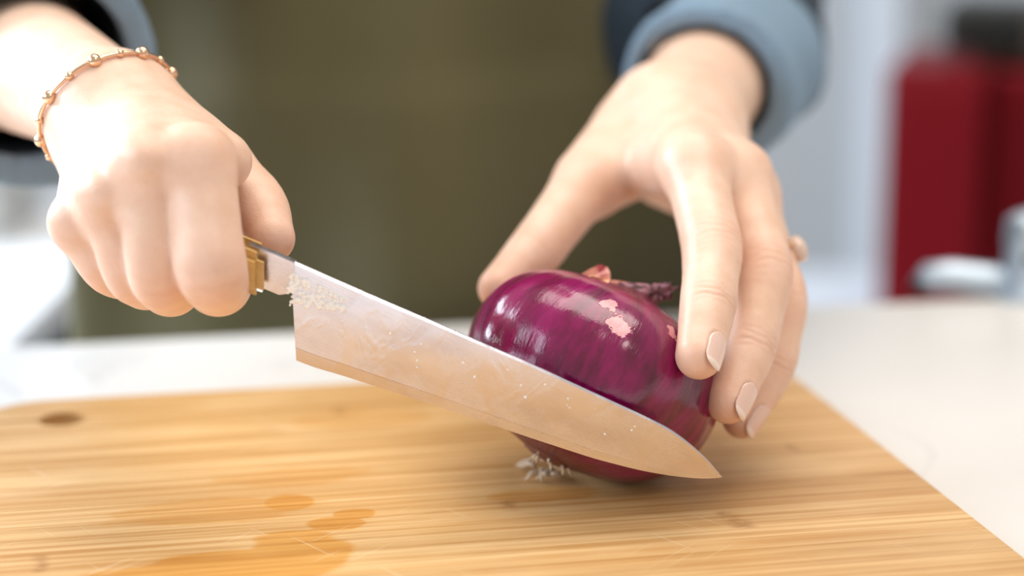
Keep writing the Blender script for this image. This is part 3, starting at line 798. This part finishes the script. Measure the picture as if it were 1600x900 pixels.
tag(person, 'person in an olive apron and rolled denim sleeves slicing the red onion', 'person')
PI_ = Vector(person.location)
def pp(v): return v - A(PI_)
bme = net_mesh('body', pp(np.concatenate(Vs)), np.concatenate(Qs))
for nm, k in (('flush', 2), ('crease', 3)):
    at = bme.attributes.new(nm, 'FLOAT', 'POINT'); at.data.foreach_set('value', np.concatenate([p[k] for p in parts]).astype(np.float32))
link('body', bme, skin_mat, person)
# nails
nail_m = (lambda n: n.set(Base_Color=n.mix(n.map(n.attr('tip'), .84, .92), (0.80, 0.54, 0.45), (0.86, 0.68, 0.58)), Roughness=.22, Coat_Weight=.4, Coat_Roughness=.12, Subsurface_Weight=.15, Subsurface_Radius=(1, .4, .3), Subsurface_Scale=.002))(N('fingernail'))
for N_ in NAILS:
    f_, js, rr, hint, ln, wd = N_
    d_, n_, s_ = nail_frame(js[2], js[3], hint); R = rr[3]; nu, na = 22, 15; vv, tipv = [], []
    o_ = Vector(js[3]) + d_*(R*.80); amax = wd/2/R*1.0
    for i in range(nu):
        u = i/(nu-1)                                      # 0 cuticle .. 1 free edge
        w_ = (1-max(0, (.35-u)/.35)**2.4*.55)*(1-max(0, (u-.72)/.28)**2.2*.32)
        for j in range(na):
            q = (j/(na-1)-.5)*2
            back = ln*(1-u) - (.0011 if u > .999 else 0)*(1-q*q)
            ax = o_ - d_*back; dr_ = n_*math.cos(amax*q*w_) + s_*math.sin(amax*q*w_)
            lim = Vector(js[3]); axc = ax
            along = (ax-lim).dot(d_)
            rad_ = march(f_, axc - d_*max(0, along), dr_, 0, .02)
            # keep the nail straight where the fingertip rounds away
            vv.append(axc + dr_*(rad_ + .00012 - .00010*abs(q)**6 - max(0, along)*.12)); tipv.append(u)
    ff = [(i*na+j, i*na+j+1, (i+1)*na+j+1, (i+1)*na+j) for i in range(nu-1) for j in range(na-1)]
    o = pymesh('fingernail', [v-PI_ for v in vv], ff, nail_m, person)
    at = o.data.attributes.new('tip', 'FLOAT', 'POINT'); at.data.foreach_set('value', tipv)
    bm = bmesh.new(); bm.from_mesh(o.data); bmesh.ops.recalc_face_normals(bm, faces=bm.faces)
    c0 = bm.faces[0:1] if False else None
    bm.to_mesh(o.data); bm.free()
    sd = o.modifiers.new('s', 'SOLIDIFY'); sd.thickness = .00045; sd.offset = 0
# gold ring on the ring finger
gold_m = plain('rose_gold', (0.86, 0.56, 0.36), .22, 1.0, vary=.04)
stone_m = plain('pale_stone', (0.85, 0.66, 0.55), .12, 0.0, vary=.1, scale=300, Transmission_Weight=.3)
rg = RR[0].lerp(RR[1], .62); rd = (RR[1]-RR[0]).normalized(); ra_ = rd.orthogonal().normalized(); rb_ = rd.cross(ra_)
bm = bmesh.new(); pts = []
for k in range(37):
    a = 2*math.pi*k/36; dv = ra_*math.cos(a)+rb_*math.sin(a); pts.append(rg + dv*(march(rf[2], rg, dv, .002, .02)+.0006) - PI_)
add_tube(bm, pts, .0010, 8)
ring = bmobj('finger_ring', bm, gold_m, person, True); ring['label'] = 'rose gold ring with a pale stone'
hint = Vector((.93, -.35, .1)); hint = (hint-rd*hint.dot(rd)).normalized()
sp_ = rg + hint*(march(rf[2], rg, hint, .002, .02)+.0016) - PI_
bm = bmesh.new(); s = bmesh.ops.create_icosphere(bm, subdivisions=2, radius=1)
M = Matrix((rd, hint, rd.cross(hint))).transposed().to_4x4(); M.translation = sp_
bmesh.ops.transform(bm, matrix=M @ Matrix.Diagonal((.0056, .0034, .0042, 1)), verts=s['verts'])
bmobj('stone', bm, stone_m, ring, False)
# bracelet of gold beads round the wrist
bm = bmesh.new(); pts = []
wc = (lwa+lwb)/2 + ldir*0.003; bn = (ldir*.60 + (Vector((-.52, 0, 0)) + UP*.86)*.80).normalized(); wa_ = (lwa-lwb).normalized(); wa_ = (wa_-bn*wa_.dot(bn)).normalized(); wb_ = bn.cross(wa_)
for k in range(49):
    a = 2*math.pi*k/48; dv = wa_*math.cos(a)+wb_*math.sin(a); o_ = wc
    pts.append(o_ + dv*(march(lhand, o_, dv, .004, .06)+.0010) - PI_)
add_tube(bm, pts, .0008, 6)
brc = bmobj('bracelet', bm, gold_m, person, True); brc['label'] = 'thin gold beaded bracelet'
bm = bmesh.new(); bmesh.ops.create_icosphere(bm, subdivisions=2, radius=.0024)
b0 = bmobj('bead', bm, gold_m, brc, True); first = True
for k in range(0, 48, 3):
    o = b0 if first else b0.copy()
    if not first: COL.objects.link(o)
    first = False; o.location = pts[k]; sc_ = 1.0 if (k//3) % 2 else .62; o.scale = (sc_, sc_, sc_)

# --- shirt
def denim(name, a, b):
    n = N(name); c = n.obj()
    wv = n.noise(n.scaled(c, (900, 900, 900)), 1.0, 2); bl_ = n.noise(c, 14, 4)
    n.bump(wv, .2, .0006)
    return n.set(Base_Color=n.mix(n.math('ADD', n.math('MULTIPLY', wv, .5), n.math('MULTIPLY', bl_, .5)), a, b), Roughness=.85)
denim_shade_m = denim('denim', (0.010, 0.018, 0.028), (0.024, 0.045, 0.07))  # near-black: the shade on the shirt is put into its colour
cuff_m = denim('denim_cuff', (0.13, 0.21, 0.30), (0.24, 0.34, 0.44))
def wrinkle(f0, amp):
    def f(p):
        return f0(p) + amp*np.sin(p[:, 0]*55+p[:, 2]*38+2*np.sin(p[:, 1]*31)) * (.6+.4*np.sin(p[:, 2]*21+p[:, 0]*17)) + amp*.5*np.sin(p[:, 2]*120+p[:, 0]*90+p[:, 1]*60)
    f.lo, f.hi = f0.lo-.01, f0.hi+.01
    return f
rc0, rc1 = rwa.lerp(rwb, .5) + rdir*.060, rwa.lerp(rwb, .5) + rdir*.150     # cuff mouth and its upper rim
lc0, lc1 = lwa.lerp(lwb, .5) + ldir*.112, lwa.lerp(lwb, .5) + ldir*.165
big = [ellip((TC.x, TC.y, .30), R3, (.172, .108, .20)), ellip((TC.x, TC.y, .10), R3, (.150, .106, .20)), ellip((TC.x, TC.y+.005, -.12), R3, (.172, .114, .17)),
       cone((TC.x-.12, 1.10, .415), (TC.x+.12, 1.10, .415), .060, .060),
       cone(shR, lel, .062, .058), cone(lel, lc1, .058, .050), cone(shL, rel, .060, .050), cone( rel, rc1, .052, .041)]
shirt_f = wrinkle(blend(big, [.04]*4+[.03]*4), .0022)
inner = blend([cone(rwa, rfa, .020, .0265), cone(rwb, rfb, .0195, .027), cone(rfa, rel, .027, .034),
               cone(lwa, lfa, .0225, .0340), cone(lwb, lfb, .0225, .0340), cone(lfa, lel, .036, .043)], .01)
shirt_f = minus(shirt_f, inner)
shirt_f = minus(shirt_f, cone((TC.x, 1.085, .47), (TC.x, 1.06, .60), .058, .08))
shirt_f = clip(clip(shirt_f, (0, 0, -.2), (0, 0, -1)), (0, 0, .6), (0, 0, 1))
V, Q = surface_net(shirt_f, .004)
shirt = link('denim_shirt', net_mesh('denim_shirt', pp(V), Q), denim_shade_m, person)
for c0, c1, fa, fb, wa0, wb0, r0 in ((rc0, rc1, rfa, rfb, rwa, rwb, .0338), (lc0, lc1, lfa, lfb, lwa, lwb, .0450)):
    dd = (c1-c0).normalized()
    side = (fb-fa); side = (side-dd*side.dot(dd)).normalized()
    cf = blend([cone(c0+dd*.006-side*.004, c1-side*.004, r0, r0+.003), cone(c0+dd*.006+side*.004, c1+side*.004, r0, r0+.003)], .01)
    cf = clip(clip(cf, c0, -dd), c1, dd)
    cf = wrinkle(minus(cf, inner, .003), .0012)
    V, Q = surface_net(cf, .0028)
    link('rolled_cuff', net_mesh('rolled_cuff', pp(V), Q), cuff_m, shirt)
# --- apron: bib and skirt wrapped over the front of the torso
def canvas():
    n = N('olive_canvas'); c = n.obj()
    wv = n.noise(n.scaled(c, (1100, 1100, 1100)), 1.0, 2); bl_ = n.noise(c, 9, 4)
    n.bump(wv, .25, .0006)
    return n.set(Base_Color=n.mix(n.math('ADD', n.math('MULTIPLY', wv, .35), n.math('MULTIPLY', bl_, .65)), (0.080, 0.068, 0.024), (0.135, 0.116, 0.048)), Roughness=.8, Sheen_Weight=.15)
apron_m = canvas()
vv, ff = [], []; nz_, nu_ = 90, 80
zt, zb = .335, -.52
for i in range(nz_):
    z = zt + (zb-zt)*i/(nz_-1)
    if z > .10: hw_, a_, b_ = .155, .186, .122
    else: hw_, a_, b_ = .155 + min(1, (.10-z)/.2)*.012, .188, .126
    k_ = 0 if z > -.1 else (-.1-z)*.10
    pmax = math.asin(min(.985, hw_/(a_)))
    for j in range(nu_):
        ph = (j/(nu_-1)-.5)*2*pmax
        fold = .010*math.sin(ph*5.0+z*4+1.0)+.005*math.sin(ph*11-z*7+.3)+.0025*math.sin(z*26+ph*5)
        x = (a_+k_)*math.sin(ph); y = -(b_+k_+fold)*math.copysign(abs(math.cos(ph))**.8, math.cos(ph))
        vv.append(Vector((TC.x+x, TC.y+.005+y, z))-PI_)
for i in range(nz_-1):
    for j in range(nu_-1): ff.append((i*nu_+j, (i+1)*nu_+j, (i+1)*nu_+j+1, i*nu_+j+1))
ap = pymesh('apron', vv, ff, apron_m, person); s_ = ap.modifiers.new('s', 'SOLIDIFY'); s_.thickness = .0016; s_.offset = 1
ap['label'] = 'olive green canvas apron'
for s in (-1, 1):
    bm = bmesh.new(); add_tube(bm, [Vector((TC.x+s*.13, 1.0, .34))-PI_, Vector((TC.x+s*.115, 1.025, .42))-PI_, Vector((TC.x+s*.09, 1.08, .475))-PI_, Vector((TC.x+s*.06, 1.15, .47))-PI_], .008, 8)
    bmobj('apron_strap', bm, apron_m, ap, True)
# trousers, shoes and hair (outside the frame)
tro = [cone(TC+Vector((s*.085, .015, -.13)), TC+Vector((s*.09, .01, -.46)), .092, .063) for s in (-1, 1)] + [cone(TC+Vector((s*.09, .01, -.46)), TC+Vector((s*.09, .025, FLOOR_Z+.10)), .063, .05) for s in (-1, 1)] + [ellip((TC.x, TC.y+.005, -.12), R3, (.172, .116, .13))]
tf = blend(tro, .02); V, Q = surface_net(tf, .008); link('trousers', net_mesh('trousers', pp(V), Q), plain('dark_twill', (.02, .022, .028), .85), person)
for s in (-1, 1):
    sf = blend([cone((TC.x+s*.09, 1.125, FLOOR_Z+.048), (TC.x+s*.11, .945, FLOOR_Z+.036), .047, .036)], .01); sf = clip(sf, (0, 0, FLOOR_Z+.001), (0, 0, -1))
    V, Q = surface_net(sf, .004); link('shoe', net_mesh('shoe', pp(V), Q), plain('shoe_leather', (.03, .03, .03), .5), person)
hf = minus(blend([ellip(HD+Vector((0, .015, .02)), R3, (.088, .100, .112)), cone(HD+Vector((0, .10, .0)), HD+Vector((0, .12, -.10)), .04, .02)], .03), ellip(HD+Vector((0, -.10, -.05)), R3, (.075, .08, .12)), .01)
V, Q = surface_net(hf, .005); link('hair', net_mesh('hair', pp(V), Q), plain('brown_hair', (.06, .03, .015), .6), person)

# ------------------------------------------------------------------ background things
# white-topped sideboard at the left
sb = empty('sideboard', (-0.75, 1.5, FLOOR_Z))
sx1 = P(20, 530, 1.244).x
dkg_m = plain('dark_green_paint', (0.018, 0.028, 0.020), .5)
wht_m = plain('white_top', (0.86, 0.89, 0.92), .25, vary=.02)
zt_ = -.10
box('top', ((-1.3+sx1)/2+.75, (1.15+1.72)/2-1.5, zt_-.012-FLOOR_Z), (sx1+1.3, .57, .024), wht_m, sb)
box('body', ((-1.3+sx1)/2+.75-.01, (1.15+1.72)/2-1.5, (zt_-.024-FLOOR_Z)/2), (sx1+1.3-.04, .53, zt_-.024-FLOOR_Z), dkg_m, sb)
for k in range(2):
    dr_ = box('door', (-.26+k*.42, 1.15+.02-.012-1.5, .40), (.40, .016, .70), dkg_m, sb)
    bm = bmesh.new(); add_lathe(bm, [(.004, 0), (.004, .02), (.012, .026), (.010, .034)], 14, Matrix.Translation((-.12+k*.12, 1.15-1.5+.0, .5)) @ Matrix.Rotation(math.pi/2, 4, 'X'))
    bmobj('knob', bm, trim_m, dr_, True)
tag(sb, 'dark green sideboard with a bright white top left of the person', 'sideboard')
gb = empty('storage_box', (-0.62, 1.62, zt_))
grey_m = plain('grey_plastic', (0.50, 0.51, 0.50), .5); lid_m = plain('pale_lid', (0.72, 0.74, 0.71), .45)
box('body', (0, 0, .035), (.44, .16, .07), grey_m, gb, bev=.012, seg=3)
box('lid', (0, 0, .078), (.45, .17, .016), lid_m, gb, bev=.006, seg=3)
for s in (-1, 1): box('handle', (s*.228, 0, .05), (.014, .07, .02), lid_m, gb, bev=.005)
tag(gb, 'low grey storage box with a paler lid on the white sideboard', 'box')
# red upright appliance on a low table
cx = P(1534, 300, 1.85)
red_m = plain('red_enamel', (0.15, 0.002, 0.006), .45, vary=.05, Specular_IOR_Level=.2)
blk_m = plain('black_plastic', (0.010, 0.010, 0.008), .35); brn_m = plain('brown_plastic', (0.035, 0.018, 0.008), .4)
TBZ = -.27; RTOP = P(1500, 100, 1.9).z; Hr = RTOP-TBZ
u1 = Vector((-1, .30, 0)).normalized(); u2 = Vector((.30, 1, 0)).normalized()
ang_ = math.atan2(u2.y, u2.x)-math.pi/2
app = empty('kitchen_appliance', (cx.x, cx.y, TBZ))
def rb_(name, a, b, z, sa, sb, sz, m, par, bev=.004): 
    c = u1*a + u2*b; return box(name, (c.x, c.y, z), (sa, sb, sz), m, par, rz=ang_, bev=bev, seg=3)
rb_('housing', .0465, .10, Hr/2+.004, .093, .20, Hr-.008, red_m, app, .006)
rb_('side_housing', -.050, .115, Hr/2+.002, .098, .17, Hr-.014, red_m, app, .006)
for a in (-.08, .075):
    for b in (.05, .17): rb_('foot', a, b, .004, .02, .02, .008, blk_m, app, .002)
rb_('top_unit', -.018, .105, Hr+.034, .132, .12, .044, blk_m, app, .010)
rb_('top_cover', -.060, .10, Hr+.026, .05, .13, .05, brn_m, app, .008)
rb_('neck', -.015, .105, Hr+.008, .07, .09, .018, brn_m, app, .003)
rb_('door', .0465, -.004, Hr/2, .085, .008, Hr-.03, red_m, app, .003)
tag(app, 'dark red upright kitchen appliance with a black top behind the worktop', 'appliance')
tb = empty('side_table', (cx.x+.1, cx.y+.15, FLOOR_Z)); th_ = TBZ-FLOOR_Z
box('tabletop', (0, 0, th_-.0125), (.62, .42, .025), trim_m, tb)
for a in (-1, 1):
    for b in (-1, 1): box('leg', (a*.28, b*.18, (th_-.025)/2), (.035, .035, th_-.025), trim_m, tb)
tag(tb, 'white side table carrying the dark red appliance', 'table')
# mixer tap at the far right of the worktop
tpx = P(1606, 470, .985); tpx.z = TOP_Z
chr_m = plain('chrome', (0.60, 0.70, 0.80), .5, 1.0, vary=.02)
tap = empty('mixer_tap', tpx); hh = .040
tag(tap, 'chrome mixer tap at the far edge of the worktop before the dark red appliance', 'tap')
bm = bmesh.new(); add_lathe(bm, [(.017, 0), (.017, .003), (.0135, .005), (.0125, .024), (.0135, .030), (.0125, .040), (.008, .043)], 28); bmobj('column', bm, chr_m, tap, True)
bm = bmesh.new(); add_tube(bm, [(-.005, 0, .008), (-.02, .002, .0085), (-.038, .004, .010), (-.050, .005, .009), (-.0535, .005, .005)], [.0075, .0075, .0078, .0072, .0055], 16); sp2 = bmobj('spout', bm, chr_m, tap, True)
bm = bmesh.new(); add_tube(bm, [(-.0535, .005, .006), (-.0535, .005, .002)], [.0058, .0058], 16); bmobj('aerator', bm, blk_m, sp2, True)
bm = bmesh.new(); add_tube(bm, [(0, 0, .042), (.010, -.004, .047), (.035, -.008, .056)], [.005, .0045, .0055], 12); bmobj('lever', bm, chr_m, tap, True)
bm = bmesh.new(); add_tube(bm, [(-.004, -.0118, .022), (-.004, -.0140, .022)], .0026, 12); bmobj('button', bm, blk_m, tap, True)
